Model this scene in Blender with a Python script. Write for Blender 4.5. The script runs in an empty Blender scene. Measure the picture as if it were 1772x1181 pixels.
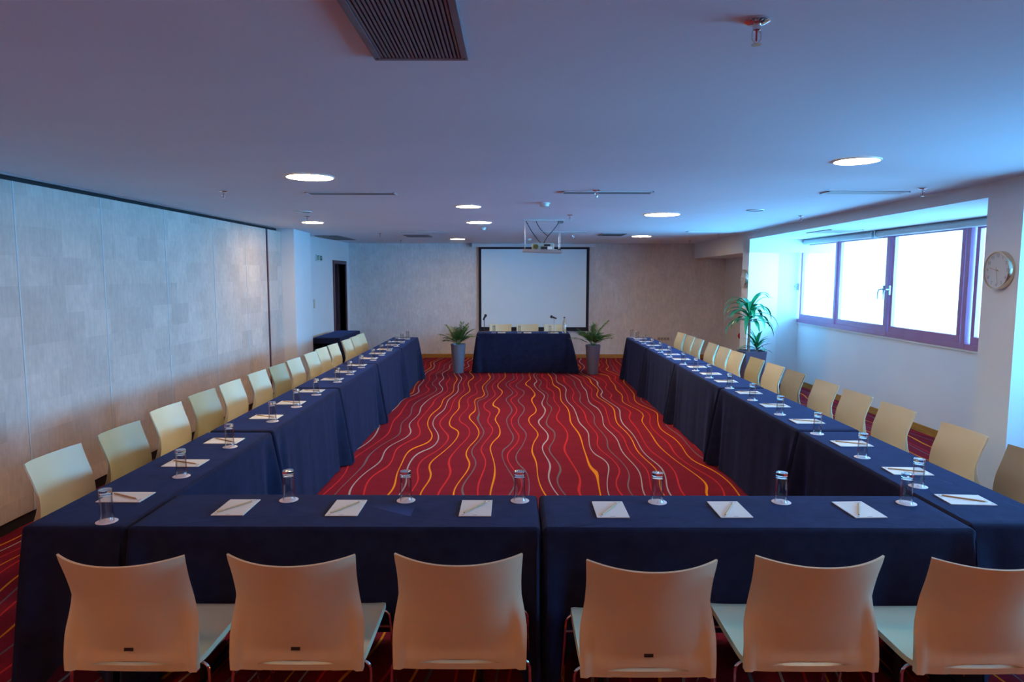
import bpy, bmesh, math, random
from mathutils import Vector, Matrix, noise as mnoise
PI = math.pi
sc = bpy.context.scene
COL = sc.collection

# ------------------------------------------------------------------ camera
H = 1.8593
PIT, YAW, ROLL, FPX = .0976, -.0016, .0018, 1154.93
fw = Vector((math.sin(YAW)*math.cos(PIT), math.cos(YAW)*math.cos(PIT), -math.sin(PIT)))
rt = Vector((math.cos(YAW), -math.sin(YAW), 0)); up = rt.cross(fw)
rt2 = rt*math.cos(ROLL) + up*math.sin(ROLL); up2 = rt2.cross(fw)
cd = bpy.data.cameras.new('camera'); cam = bpy.data.objects.new('camera', cd); COL.objects.link(cam)
cd.sensor_width = 36; cd.lens = FPX/1772*36; cd.clip_start = .05; cd.clip_end = 100
m3 = Matrix((rt2, up2, -fw)).transposed()
cam.matrix_world = Matrix.Translation((0, 0, H)) @ m3.to_4x4()
sc.camera = cam

# ------------------------------------------------------------------ world, light levels, exposure
w = bpy.data.worlds.new('world'); sc.world = w; w.use_nodes = True
DAY = (.105, .50, 1.0)                   # daylight colour
DAY_HIGH = 36.0                          # the bright side the windows look out on (+X)
SKY = (1.25, 2.6, 4.2)                   # the rest of the overcast sky
nt = w.node_tree; wn = nt.nodes; wl_ = nt.links
def wm(op, a, b=None, c=None):
    x = wn.new('ShaderNodeMath'); x.operation = op
    for k, q in enumerate((a, b, c)):
        if q is None: continue
        if isinstance(q, (int, float)): x.inputs[k].default_value = q
        else: wl_.new(q, x.inputs[k])
    return x.outputs[0]
def wr(v, a, b):
    x = wn.new('ShaderNodeMapRange'); x.interpolation_type = 'SMOOTHSTEP'; wl_.new(v, x.inputs[0])
    x.inputs[1].default_value = a; x.inputs[2].default_value = b; return x.outputs[0]
wt = wn.new('ShaderNodeTexCoord'); wsx = wn.new('ShaderNodeSeparateXYZ'); wl_.new(wt.outputs['Generated'], wsx.inputs[0])
hx_ = wm('SQRT', wm('ADD', wm('MULTIPLY', wsx.outputs[0], wsx.outputs[0]), wm('MULTIPLY', wsx.outputs[1], wsx.outputs[1])))
dd_ = wm('ADD', wm('MULTIPLY', wsx.outputs[0], .89), wm('MULTIPLY', wsx.outputs[1], -.455))
az = wr(wm('DIVIDE', dd_, wm('MAXIMUM', hx_, .0001)), .50, .82)
el = wr(wm('ABSOLUTE', wsx.outputs[2]), .78, .25)
wmx = wn.new('ShaderNodeMix'); wmx.data_type = 'RGBA'; wl_.new(wm('MULTIPLY', az, el), wmx.inputs[0])
wmx.inputs[6].default_value = (*SKY, 1); wmx.inputs[7].default_value = (*[c*DAY_HIGH for c in DAY], 1)
wl_.new(wmx.outputs[2], wn['Background'].inputs[0]); wn['Background'].inputs[1].default_value = 1.0
w.cycles.sampling_method = 'MANUAL'; w.cycles.sample_map_resolution = 512
sc.view_settings.view_transform = 'Standard'; sc.view_settings.look = 'None'
sc.view_settings.gamma = 1; sc.view_settings.use_curve_mapping = False
sc.view_settings.exposure = 0.0
LAMP = (1.0, .70, .36); LAMP_S = 95.0    # recessed ceiling lamps
LAMP_ADDED = (1.0, .36, .07); LAMP_ADDED_S = 62.0  # unseen orange lamps added over the near end to warm the chair backs
random.seed(7)

# ------------------------------------------------------------------ materials
def mat(name, col, rough=.6, metal=0, spec=.5, var=0, vscale=5, stretch=(1, 1, 1), bump=0, bscale=80, sheen=0, trans=0, ior=1.5, emit=None, es=0, coat=0):
    m = bpy.data.materials.new(name); m.use_nodes = True
    nt = m.node_tree; b = nt.nodes['Principled BSDF']
    b.inputs['Base Color'].default_value = (*col, 1)
    b.inputs['Roughness'].default_value = rough; b.inputs['Metallic'].default_value = metal
    b.inputs['Specular IOR Level'].default_value = spec
    b.inputs['Sheen Weight'].default_value = sheen
    b.inputs['Sheen Roughness'].default_value = .35
    if sheen: b.inputs['Sheen Tint'].default_value = (.14, .26, .75, 1)
    b.inputs['Transmission Weight'].default_value = trans; b.inputs['IOR'].default_value = ior
    b.inputs['Coat Weight'].default_value = coat
    if emit: b.inputs['Emission Color'].default_value = (*emit, 1); b.inputs['Emission Strength'].default_value = es
    if var or bump:
        tc = nt.nodes.new('ShaderNodeTexCoord'); mp = nt.nodes.new('ShaderNodeMapping')
        mp.inputs['Scale'].default_value = stretch
        nt.links.new(tc.outputs['Object'], mp.inputs[0])
    if var:
        n = nt.nodes.new('ShaderNodeTexNoise'); n.inputs['Scale'].default_value = vscale; n.inputs['Detail'].default_value = 5
        nt.links.new(mp.outputs[0], n.inputs['Vector'])
        r = nt.nodes.new('ShaderNodeMapRange'); r.inputs[1].default_value = .3; r.inputs[2].default_value = .7
        r.inputs[3].default_value = 1-var; r.inputs[4].default_value = 1+var
        nt.links.new(n.outputs[0], r.inputs[0])
        x = nt.nodes.new('ShaderNodeVectorMath'); x.operation = 'SCALE'; x.inputs[0].default_value = col
        nt.links.new(r.outputs[0], x.inputs['Scale']); nt.links.new(x.outputs[0], b.inputs['Base Color'])
    if bump:
        n2 = nt.nodes.new('ShaderNodeTexNoise'); n2.inputs['Scale'].default_value = bscale; n2.inputs['Detail'].default_value = 3
        nt.links.new(mp.outputs[0], n2.inputs['Vector'])
        bp = nt.nodes.new('ShaderNodeBump'); bp.inputs['Strength'].default_value = bump; bp.inputs['Distance'].default_value = .01
        nt.links.new(n2.outputs[0], bp.inputs['Height']); nt.links.new(bp.outputs[0], b.inputs['Normal'])
    return m

M = {}
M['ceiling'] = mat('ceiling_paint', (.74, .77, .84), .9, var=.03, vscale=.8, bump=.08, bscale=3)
M['white'] = mat('white_paint', (.72, .73, .74), .85, var=.03, vscale=1.2)
M['whitepl'] = mat('white_plastic', (.7, .7, .7), .4, var=.02)
M['oak'] = mat('oak_baseboard', (.42, .20, .035), .45, var=.2, vscale=4, stretch=(1, 1, 12))
M['dark'] = mat('dark_gap', (.012, .012, .016), .8, var=.1)
M['black'] = mat('black_plastic', (.015, .015, .018), .4, var=.1)
M['chrome'] = mat('chrome', (.75, .72, .72), .12, metal=1, var=.03, vscale=20)
M['alu'] = mat('brushed_aluminium', (.55, .56, .58), .35, metal=1, var=.05, stretch=(1, 1, 20))
M['greygrille'] = mat('grille_grey', (.22, .22, .24), .5, metal=.3, var=.06)
M['frame'] = mat('window_frame_mauve', (.40, .17, .30), .35, metal=.2, var=.06)
M['blind'] = mat('blind_casing', (.55, .60, .62), .5, var=.03)
M['mahog'] = mat('door_frame_brown', (.09, .045, .06), .45, var=.15, stretch=(6, 6, 1))
M['screen'] = mat('screen_fabric', (.74, .88, .95), .9, var=.01)
M['bezel'] = mat('screen_border', (.008, .008, .02), .8, var=.05)
M['cloth'] = mat('navy_cloth', (.012, .015, .040), .85, spec=.12, sheen=.22, var=.22, vscale=14, bump=.25, bscale=260)
M['table'] = mat('table_laminate', (.3, .25, .2), .5, var=.1)
M['chair'] = mat('cream_plastic', (.64, .58, .38), .38, var=.02, vscale=8)
M['chair2'] = mat('aged_cream_plastic', (.40, .355, .20), .4, var=.03, vscale=8)
M['chair3'] = mat('tan_aged_plastic', (.36, .33, .22), .4, var=.03, vscale=8)
M['paper'] = mat('paper', (.72, .70, .66), .7, var=.02, vscale=12)
M['print'] = mat('paper_print', (.35, .32, .33), .7, var=.05)
M['wood'] = mat('pencil_wood', (.55, .32, .13), .5, var=.12, stretch=(1, 10, 1))
M['coaster'] = mat('coaster_paper', (.75, .66, .66), .8, var=.03, vscale=40)
M['coasterprint'] = mat('coaster_print', (.62, .42, .43), .8, var=.1, vscale=60)
M['glass'] = mat('clear_glass', (1, 1, 1), .0, trans=1, ior=1.47, var=.01)
M['lamp'] = mat('lamp_diffuser', (.9, .9, .85), .5, emit=LAMP, es=LAMP_S, var=.01)
M['lamp_added'] = mat('added_lamp_diffuser_warm', (.9, .9, .85), .5, emit=LAMP_ADDED, es=LAMP_ADDED_S, var=.01)
M['pot'] = mat('silver_planter', (.24, .30, .38), .33, metal=.35, var=.04, stretch=(1, 1, .1))
M['pot2'] = mat('anthracite_planter', (.10, .075, .12), .45, var=.06)
M['soil'] = mat('soil', (.03, .02, .012), .95, var=.3, vscale=30, bump=.6, bscale=60)
M['palm'] = mat('palm_leaf', (.07, .21, .04), .5, var=.35, vscale=12)
M['leaf'] = mat('dracaena_leaf', (.015, .25, .09), .35, var=.35, vscale=9)
M['trunk'] = mat('cane_trunk', (.26, .17, .13), .8, var=.25, vscale=18, stretch=(1, 1, 5), bump=.5, bscale=30)
M['clockface'] = mat('clock_face', (.55, .56, .56), .5, var=.02)
M['gold'] = mat('clock_rim', (.70, .58, .42), .25, metal=1, var=.05)
M['red'] = mat('red_plastic', (.5, .02, .015), .4, var=.05)
M['green'] = mat('sign_green', (.05, .18, .12), .5, var=.05)
M['signw'] = mat('sign_white', (.6, .68, .66), .5, var=.03)
M['ivory'] = mat('ivory_plastic', (.55, .48, .36), .5, var=.03)
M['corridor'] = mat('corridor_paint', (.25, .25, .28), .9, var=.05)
M['water'] = mat('water_bottle', (.9, .97, 1), .02, trans=1, ior=1.33, var=.01)
M['projector'] = mat('projector_case', (.28, .36, .36), .4, var=.1)
M['lens'] = mat('lens_glass', (.12, .11, .03), .1, var=.05, coat=1)

def panemat():
    m = bpy.data.materials.new('window_glass'); m.use_nodes = True; nt = m.node_tree; N = nt.nodes; L = nt.links
    out = N['Material Output']; N.remove(N['Principled BSDF'])
    tr = N.new('ShaderNodeBsdfTransparent'); gl = N.new('ShaderNodeBsdfGlossy'); gl.inputs['Roughness'].default_value = .05
    mx = N.new('ShaderNodeMixShader'); mx.inputs[0].default_value = .03
    ns = N.new('ShaderNodeTexNoise'); ns.inputs['Scale'].default_value = 3
    rp = N.new('ShaderNodeMapRange'); rp.inputs[3].default_value = .96; rp.inputs[4].default_value = 1; L.new(ns.outputs[0], rp.inputs[0]); L.new(rp.outputs[0], tr.inputs[0])
    L.new(tr.outputs[0], mx.inputs[1]); L.new(gl.outputs[0], mx.inputs[2]); L.new(mx.outputs[0], out.inputs[0]); return m
M['pane'] = panemat()
def thinglass():
    m = bpy.data.materials.new('thin_glass'); m.use_nodes = True; nt = m.node_tree; N = nt.nodes; L = nt.links
    out = N['Material Output']; N.remove(N['Principled BSDF'])
    tr = N.new('ShaderNodeBsdfTransparent'); gl = N.new('ShaderNodeBsdfGlossy'); gl.inputs['Roughness'].default_value = .02
    lw = N.new('ShaderNodeLayerWeight'); lw.inputs[0].default_value = .25
    ns = N.new('ShaderNodeTexNoise'); ns.inputs['Scale'].default_value = 9
    rp = N.new('ShaderNodeMapRange'); rp.inputs[3].default_value = .93; rp.inputs[4].default_value = .97; L.new(ns.outputs[0], rp.inputs[0]); L.new(rp.outputs[0], tr.inputs[0])
    p = N.new('ShaderNodeMath'); p.operation = 'MULTIPLY_ADD'; p.inputs[1].default_value = .38; p.inputs[2].default_value = .03; L.new(lw.outputs['Fresnel'], p.inputs[0])
    mx = N.new('ShaderNodeMixShader'); L.new(p.outputs[0], mx.inputs[0]); L.new(tr.outputs[0], mx.inputs[1]); L.new(gl.outputs[0], mx.inputs[2]); L.new(mx.outputs[0], out.inputs[0]); return m
M['thinglass'] = thinglass()
def wallmat(name, col, patch=0, seed=0, brown=.0):
    m = bpy.data.materials.new(name); m.use_nodes = True; nt = m.node_tree; N = nt.nodes; L = nt.links
    b = N['Principled BSDF']; b.inputs['Roughness'].default_value = .75; b.inputs['Specular IOR Level'].default_value = .25
    tc = N.new('ShaderNodeTexCoord')
    def noi(sx, sy, sz, scale, det=6):
        mp = N.new('ShaderNodeMapping'); mp.inputs['Scale'].default_value = (sx, sy, sz); mp.inputs['Location'].default_value = (seed, seed*2, seed)
        L.new(tc.outputs['Object'], mp.inputs[0]); n = N.new('ShaderNodeTexNoise'); n.inputs['Scale'].default_value = scale
        n.inputs['Detail'].default_value = det; L.new(mp.outputs[0], n.inputs['Vector']); return n.outputs[0]
    def mr(s, a, c):
        r = N.new('ShaderNodeMapRange'); r.inputs[1].default_value = .3; r.inputs[2].default_value = .7
        r.inputs[3].default_value = a; r.inputs[4].default_value = c; L.new(s, r.inputs[0]); return r.outputs[0]
    def mul(a, c):
        x = N.new('ShaderNodeMath'); x.operation = 'MULTIPLY'; L.new(a, x.inputs[0]); L.new(c, x.inputs[1]); return x.outputs[0]
    v = mul(mr(noi(1, 1, 1, 3.5), .93, 1.07), mr(noi(3, 3, .5, 14, 8), .93, 1.07))
    v = mul(v, mr(noi(1, 1, 1, 18, 4), .95, 1.05))
    if patch:
        sx = N.new('ShaderNodeSeparateXYZ'); L.new(tc.outputs['Object'], sx.inputs[0])
        cb = N.new('ShaderNodeCombineXYZ'); L.new(sx.outputs['Y'], cb.inputs[0]); L.new(sx.outputs['Z'], cb.inputs[1])
        br = N.new('ShaderNodeTexBrick'); br.inputs['Scale'].default_value = 1; br.inputs['Brick Width'].default_value = .36
        br.inputs['Row Height'].default_value = .222; br.inputs['Mortar Size'].default_value = 0; br.offset = .37; br.offset_frequency = 2
        br.inputs['Color1'].default_value = (1-patch, 1-patch, 1-patch, 1); br.inputs['Color2'].default_value = (1+patch*.5,)*3+(1,)
        L.new(cb.outputs[0], br.inputs['Vector']); v = mul(v, br.outputs['Color'])
    x = N.new('ShaderNodeVectorMath'); x.operation = 'SCALE'; x.inputs[0].default_value = col
    L.new(v, x.inputs['Scale']); L.new(x.outputs[0], b.inputs['Base Color'])
    return m
M['panel'] = wallmat('partition_laminate', (.58, .49, .435), .12, 3)
M['backwall'] = wallmat('back_wallpaper', (.68, .66, .66), .0, 8)

def carpetmat():
    m = bpy.data.materials.new('striped_carpet'); m.use_nodes = True; nt = m.node_tree; N = nt.nodes; L = nt.links
    b = N['Principled BSDF']; b.inputs['Roughness'].default_value = .95; b.inputs['Specular IOR Level'].default_value = .1
    tc = N.new('ShaderNodeTexCoord'); sp = N.new('ShaderNodeSeparateXYZ'); L.new(tc.outputs['Object'], sp.inputs[0])
    def mth(op, a, c=None, d=None):
        x = N.new('ShaderNodeMath'); x.operation = op
        for i, s in enumerate((a, c, d)):
            if s is None: continue
            if isinstance(s, (int, float)): x.inputs[i].default_value = s
            else: L.new(s, x.inputs[i])
        return x.outputs[0]
    def noi(x, y, det=1, sc_=1):
        cb = N.new('ShaderNodeCombineXYZ'); L.new(x, cb.inputs[0]); L.new(y, cb.inputs[1])
        n = N.new('ShaderNodeTexNoise'); n.inputs['Scale'].default_value = sc_; n.inputs['Detail'].default_value = det
        L.new(cb.outputs[0], n.inputs['Vector']); return n.outputs[0]
    X, Y = sp.outputs['X'], sp.outputs['Y']
    n1 = noi(mth('MULTIPLY', X, .8), mth('MULTIPLY', Y, .42), 0)
    n2 = noi(mth('MULTIPLY', X, 3.0), mth('MULTIPLY', Y, .25), 0)
    n3 = noi(mth('MULTIPLY', X, 1.7), mth('MULTIPLY', Y, .95), 0)
    ph = mth('ADD', mth('MULTIPLY', Y, 2*PI/1.45), mth('MULTIPLY', n2, 6.0))
    wob = mth('ADD', mth('MULTIPLY', mth('SINE', ph), .033), mth('MULTIPLY', n1, .40))
    wob = mth('ADD', wob, mth('MULTIPLY', n3, .16))
    u = mth('DIVIDE', mth('ADD', mth('ADD', X, 40.0), wob), .110)
    i = mth('FLOOR', u); fr = mth('FRACT', u)
    h = mth('FRACT', mth('MULTIPLY', mth('SINE', mth('MULTIPLY', i, 12.9898)), 437.585))
    c0 = mth('ADD', mth('MULTIPLY', h, .56), .22)
    d = mth('ABSOLUTE', mth('SUBTRACT', fr, c0))
    mask = N.new('ShaderNodeMapRange'); mask.inputs[1].default_value = .046; mask.inputs[2].default_value = .070
    mask.inputs[3].default_value = 1; mask.inputs[4].default_value = 0; L.new(d, mask.inputs[0])
    seq = 'RDLROLROROD ROD RDOLDROL'.replace(' ', '')
    C = {'R': (.60, .03, .03), 'D': (.16, .13, .14), 'L': (.42, .38, .37), 'O': (.80, .27, .01)}
    n = len(seq)
    t = mth('FRACT', mth('DIVIDE', mth('ADD', i, .5), n))
    cr = N.new('ShaderNodeValToRGB'); cr.color_ramp.interpolation = 'CONSTANT'; L.new(t, cr.inputs[0])
    while len(cr.color_ramp.elements) < n: cr.color_ramp.elements.new(.999)
    for k, e in enumerate(cr.color_ramp.elements): e.position = k/n
    for k, e in enumerate(cr.color_ramp.elements): e.color = (*C[seq[k]], 1)
    bn = noi(mth('MULTIPLY', X, 60), mth('MULTIPLY', Y, 60), 3)
    bn2 = noi(mth('MULTIPLY', X, 1.5), mth('MULTIPLY', Y, 6), 3)
    br = N.new('ShaderNodeMapRange'); br.inputs[1].default_value = .3; br.inputs[2].default_value = .7; br.inputs[3].default_value = .78; br.inputs[4].default_value = 1.22
    L.new(mth('ADD', mth('MULTIPLY', bn, .6), mth('MULTIPLY', bn2, .4)), br.inputs[0])
    base = N.new('ShaderNodeVectorMath'); base.operation = 'SCALE'; base.inputs[0].default_value = (.21, .010, .024); L.new(br.outputs[0], base.inputs['Scale'])
    mx = N.new('ShaderNodeMix'); mx.data_type = 'RGBA'; L.new(mask.outputs[0], mx.inputs[0])
    L.new(base.outputs[0], mx.inputs[6]); L.new(cr.outputs[0], mx.inputs[7]); L.new(mx.outputs[2], b.inputs['Base Color'])
    bp = N.new('ShaderNodeBump'); bp.inputs['Strength'].default_value = .4; bp.inputs['Distance'].default_value = .004
    L.new(noi(mth('MULTIPLY', X, 220), mth('MULTIPLY', Y, 220), 2), bp.inputs['Height']); L.new(bp.outputs[0], b.inputs['Normal'])
    return m
M['carpet'] = carpetmat()

# ------------------------------------------------------------------ mesh helpers
class MB:
    def __init__(s): s.v = []; s.f = []
    def add(s, vs, fs):
        o = len(s.v); s.v += [tuple(p) for p in vs]; s.f += [tuple(i+o for i in f) for f in fs]; return s
    def box(s, x0, x1, y0, y1, z0, z1):
        return s.add([(x, y, z) for z in (z0, z1) for y in (y0, y1) for x in (x0, x1)],
                     [(0, 2, 3, 1), (4, 5, 7, 6), (0, 1, 5, 4), (1, 3, 7, 5), (3, 2, 6, 7), (2, 0, 4, 6)])
    def prism(s, pts, z0, z1):
        n = len(pts); vs = [(x, y, z0) for x, y in pts]+[(x, y, z1) for x, y in pts]
        return s.add(vs, [tuple(range(n))[::-1], tuple(range(n, 2*n))]+[(i, (i+1) % n, n+(i+1) % n, n+i) for i in range(n)])
    def lathe(s, prof, seg=32, c=(0, 0, 0), cap=True):
        vs = []; fs = []; n = len(prof)
        for r, z in prof:
            for k in range(seg):
                a = 2*PI*k/seg; vs.append((c[0]+r*math.cos(a), c[1]+r*math.sin(a), c[2]+z))
        for i in range(n-1):
            for k in range(seg): fs.append((i*seg+k, i*seg+(k+1) % seg, (i+1)*seg+(k+1) % seg, (i+1)*seg+k))
        if cap: fs.append(tuple(range(seg))[::-1]); fs.append(tuple((n-1)*seg+k for k in range(seg)))
        return s.add(vs, fs)
    def tube(s, pts, r, seg=8, r1=None):
        pts = [Vector(p) for p in pts]; n = len(pts); vs = []; fs = []
        up_ = Vector((0, 0, 1)); t0 = (pts[1]-pts[0]).normalized()
        if abs(t0.z) > .9: up_ = Vector((1, 0, 0))
        a = t0.cross(up_).normalized()
        for i, p in enumerate(pts):
            t = (pts[min(i+1, n-1)]-pts[max(i-1, 0)]).normalized()
            a = (a-t*a.dot(t)).normalized(); b_ = t.cross(a)
            rr = r if r1 is None else r+(r1-r)*i/(n-1)
            for k in range(seg):
                g = 2*PI*k/seg; vs.append(p+a*rr*math.cos(g)+b_*rr*math.sin(g))
        for i in range(n-1):
            for k in range(seg): fs.append((i*seg+k, i*seg+(k+1) % seg, (i+1)*seg+(k+1) % seg, (i+1)*seg+k))
        fs.append(tuple(range(seg))[::-1]); fs.append(tuple((n-1)*seg+k for k in range(seg)))
        return s.add(vs, fs)
    def xf(s, mtx):
        s.v = [tuple(mtx @ Vector(p)) for p in s.v]; return s
    def mesh(s, name, m, smooth=False, bevel=0, ang=.6):
        me = bpy.data.meshes.new(name); me.from_pydata(s.v, [], s.f)
        bm = bmesh.new(); bm.from_mesh(me); bmesh.ops.recalc_face_normals(bm, faces=bm.faces)
        if bevel: bmesh.ops.bevel(bm, geom=[e for e in bm.edges if e.calc_face_angle(0) > .5], offset=bevel, segments=2, profile=.7, affect='EDGES')
        if smooth:
            for f in bm.faces: f.smooth = True
            for e in bm.edges: e.smooth = e.calc_face_angle(0) < ang
        bm.to_mesh(me); bm.free(); me.materials.append(m); return me
    def build(s, name, m, parent=None, smooth=False, bevel=0, loc=None, ang=.6):
        o = bpy.data.objects.new(name, s.mesh(name, m, smooth, bevel, ang)); COL.objects.link(o)
        if parent: o.parent = parent
        if loc: o.location = loc
        return o

def tag(o, label=None, cat=None, group=None, kind=None):
    if label: o['label'] = label
    if cat: o['category'] = cat
    if group: o['group'] = group
    if kind: o['kind'] = kind
    return o
def thing(name, label, cat, loc=(0, 0, 0), rz=0, group=None):
    o = bpy.data.objects.new(name, None); COL.objects.link(o); o.empty_display_size = .1
    o.location = loc; o.rotation_euler = (0, 0, rz); return tag(o, label, cat, group)
def struct(name, mb, m, parent=None, **k):
    o = mb.build(name, m, parent, **k)
    if not parent: o['kind'] = 'structure'
    return o
def kids(o): return [c for c in bpy.data.objects if c.parent == o]
def dup(root, loc, rz=0, label=None, group=None, mats=None):
    def cp(o, par):
        c = o.copy(); COL.objects.link(c)
        if par: c.parent = par
        if mats and c.type == 'MESH' and c.name.split('.')[0] in mats:
            c.material_slots[0].link = 'OBJECT'; c.material_slots[0].material = mats[c.name.split('.')[0]]
        for k in kids(o): cp(k, c)
        return c
    r = cp(root, None); r.location = loc; r.rotation_euler = (0, 0, rz)
    if label: r['label'] = label
    if group: r['group'] = group
    return r
def B(*a): return MB().box(*a)
def ordn(k): return ['first', 'second', 'third', 'fourth', 'fifth', 'sixth', 'seventh', 'eighth', 'ninth', 'tenth', 'eleventh', 'twelfth', 'thirteenth', 'fourteenth', 'fifteenth'][k]

# ------------------------------------------------------------------ room
HC = 2.58; YB = 15.08; YN = -2.6
XW = 4.9                                   # window wall
def bx(Y): return 3.45+.04*Y               # beam / pier face on the right
struct('floor', B(-5.2, 5.2, YN, YB+.1, -.05, 0), M['carpet'])
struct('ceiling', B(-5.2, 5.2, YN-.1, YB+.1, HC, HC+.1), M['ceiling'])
struct('wall_back', B(-3.75, 4.9, YB, YB+.1, 0, HC), M['backwall'])
struct('wall_front', B(-5.2, 5.2, YN-.1, YN, 0, HC), M['white'])
struct('baseboard_back', B(-3.66, 4.74, YB-.016, YB, 0, .085), M['oak'], bevel=.004)

# left: movable partition, pier, then plain wall with the door
wl = bpy.data.objects.new('wall_left', None); COL.objects.link(wl); wl['kind'] = 'structure'
XL = -3.62
seams = [-2.6, -1.25, -.2, .85, 1.85, 2.85, 3.87, 4.9, 5.93, 7.0, 8.12, 9.1, 9.86]
for a, b in zip(seams[:-1], seams[1:]):
    B(XL-.06, XL, a+.004, b-.004, .09, 2.535).build('wall_panel', M['panel'], wl, bevel=.002)
    if b < 9.5: B(XL-.02, XL+.0035, b-.006, b+.006, .09, 2.535).build('joint_strip', M['blind'], wl)
B(XL-.06, XL, 9.90, 10.48, .09, 2.535).build('wall_panel', M['panel'], wl)
B(XL-.03, XL+.012, 9.862, 9.898, .09, 2.535).build('end_jamb', M['mahog'], wl)
B(XL-.2, XL-.065, YN, 10.48, 0, HC).build('backing', M['dark'], wl)
B(XL-.05, XL-.02, YN, 10.48, 0, .088).build('shadow_gap_seal', M['dark'], wl)  # seal strip, near-black in place of the shadow in the panel gap
B(XL-.06, XL+.02, YN, 10.15, 2.565, HC-.0005).build('ceiling_track_lip', M['alu'], wl)
struct('trim_track', B(XL-.05, XL-.01, YN, 10.15, 2.537, 2.563), M['dark'])
struct('pillar_left', MB().prism([(-3.9, 10.485), (-3.415, 10.485), (-3.475, 11.53), (-3.9, 11.53)], 0, HC), M['white']).name = 'wall_left_pier'
XP = -3.69
DY0, DY1, DZ = 13.78, 14.70, 2.10
wp = MB().box(XP-.12, XP, 11.53, DY0, 0, HC).box(XP-.12, XP, DY1, YB, 0, HC).box(XP-.12, XP, DY0, DY1, DZ, HC)
struct('wall_left_far', wp, M['white'])
struct('baseboard_left', MB().box(XP, XP+.014, 11.53, DY0-.08, 0, .085).box(XP, XP+.014, DY1+.08, YB-.02, 0, .085), M['oak'])
dr = bpy.data.objects.new('door_1', None); COL.objects.link(dr); dr['kind'] = 'structure'; dr['label'] = 'open dark brown door in the left wall beside the back wall'
f = MB().box(XP-.13, XP+.025, DY0-.07, DY0, 0, DZ+.07).box(XP-.13, XP+.025, DY1, DY1+.07, 0, DZ+.07).box(XP-.13, XP+.025, DY0, DY1, DZ, DZ+.07)
f.build('door_frame', M['mahog'], dr, bevel=.004)
lf = B(0, .9, -.02, .02, .01, DZ-.01); lf.xf(Matrix.Translation((XP-.14, DY1-.03, 0)) @ Matrix.Rotation(math.radians(180-8), 4, 'Z'))
leaf = lf.build('door_leaf', M['mahog'], dr, bevel=.003)
hd = MB().tube([(-4.55, 14.66, 1.02), (-4.55, 14.57, 1.02), (-4.44, 14.57, 1.02)], .01)
hd.build('door_handle', M['alu'], leaf)
struct('wall_corridor', MB().box(-5.2, -5.1, 11.6, YB, 0, HC).box(-5.1, XP-.12, 11.53, 11.6, 0, HC).box(-5.1, XP-.12, YB-.05, YB, 0, HC), M['corridor'])

# right: beam, piers, recesses, windows
ZR = 2.465                                  # underside of the beam at the window recess
PN0, PN1 = 4.84, 5.23                        # near pier
PF0, PF1 = 11.10, 11.46                      # far pier
def bandr(y0, y1, z0, z1, depth=.25): return MB().prism([(bx(y0), y0), (bx(y0)+depth, y0), (bx(y1)+depth, y1), (bx(y1), y1)], z0, z1)
struct('beam_right', bandr(YN, PF0, ZR, HC, 1.6), M['white']).name = 'trim_beam'
struct('beam_alcove', bandr(PF0, YB, 2.25, HC, 1.4), M['white']).name = 'trim_alcove_beam'
struct('pier_near', MB().prism([(bx(PN0), PN0), (XW+.05, PN0), (XW+.05, PN1), (bx(PN1), PN1)], 0, ZR), M['white']).name = 'wall_right_near_pier'
struct('pier_far', MB().prism([(bx(PF0), PF0), (XW+.05, 11.70), (XW+.05, 11.9), (4.80, 11.9), (4.76, 11.46), (bx(PF1), PF1)], 0, ZR), M['white']).name = 'wall_right_far_pier'
struct('wall_alcove', B(4.76, 4.9, 11.46, YB, 0, 2.3), M['ivory'] if 0 else M['white'])
ZS, ZT = 1.085, 2.43
WY0, WY1 = 5.30, 11.62
ww = MB().box(XW, XW+.2, YN, 11.9, 0, ZS-.01).box(XW, XW+.2, YN, 11.9, ZT+.01, HC).box(XW, XW+.2, 4.55, WY0, ZS-.01, ZT+.01).box(XW, XW+.2, WY1, 11.9, ZS-.01, ZT+.01).box(XW, XW+.2, YN, 1.4, ZS-.01, ZT+.01)
struct('wall_right', ww, M['white'])
struct('window_sill', B(XW-.02, XW+.02, PN1, WY1+.02, ZS-.035, ZS-.005), M['white'], bevel=.004).name = 'trim_sill'
struct('baseboard_right', MB().box(XW-.016, XW, PN1, 11.66, 0, .09).box(XW-.016, XW, YN, PN0, 0, .09), M['oak'])
struct('baseboard_near_pier', bandr(PN0, PN1, 0, .09, .02).xf(Matrix.Translation((-.016, 0, 0))), M['oak']).name = 'baseboard_pier'
struct('baseboard_alcove', B(4.744, 4.76, 11.46, YB-.016, 0, .09), M['oak'])

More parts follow.
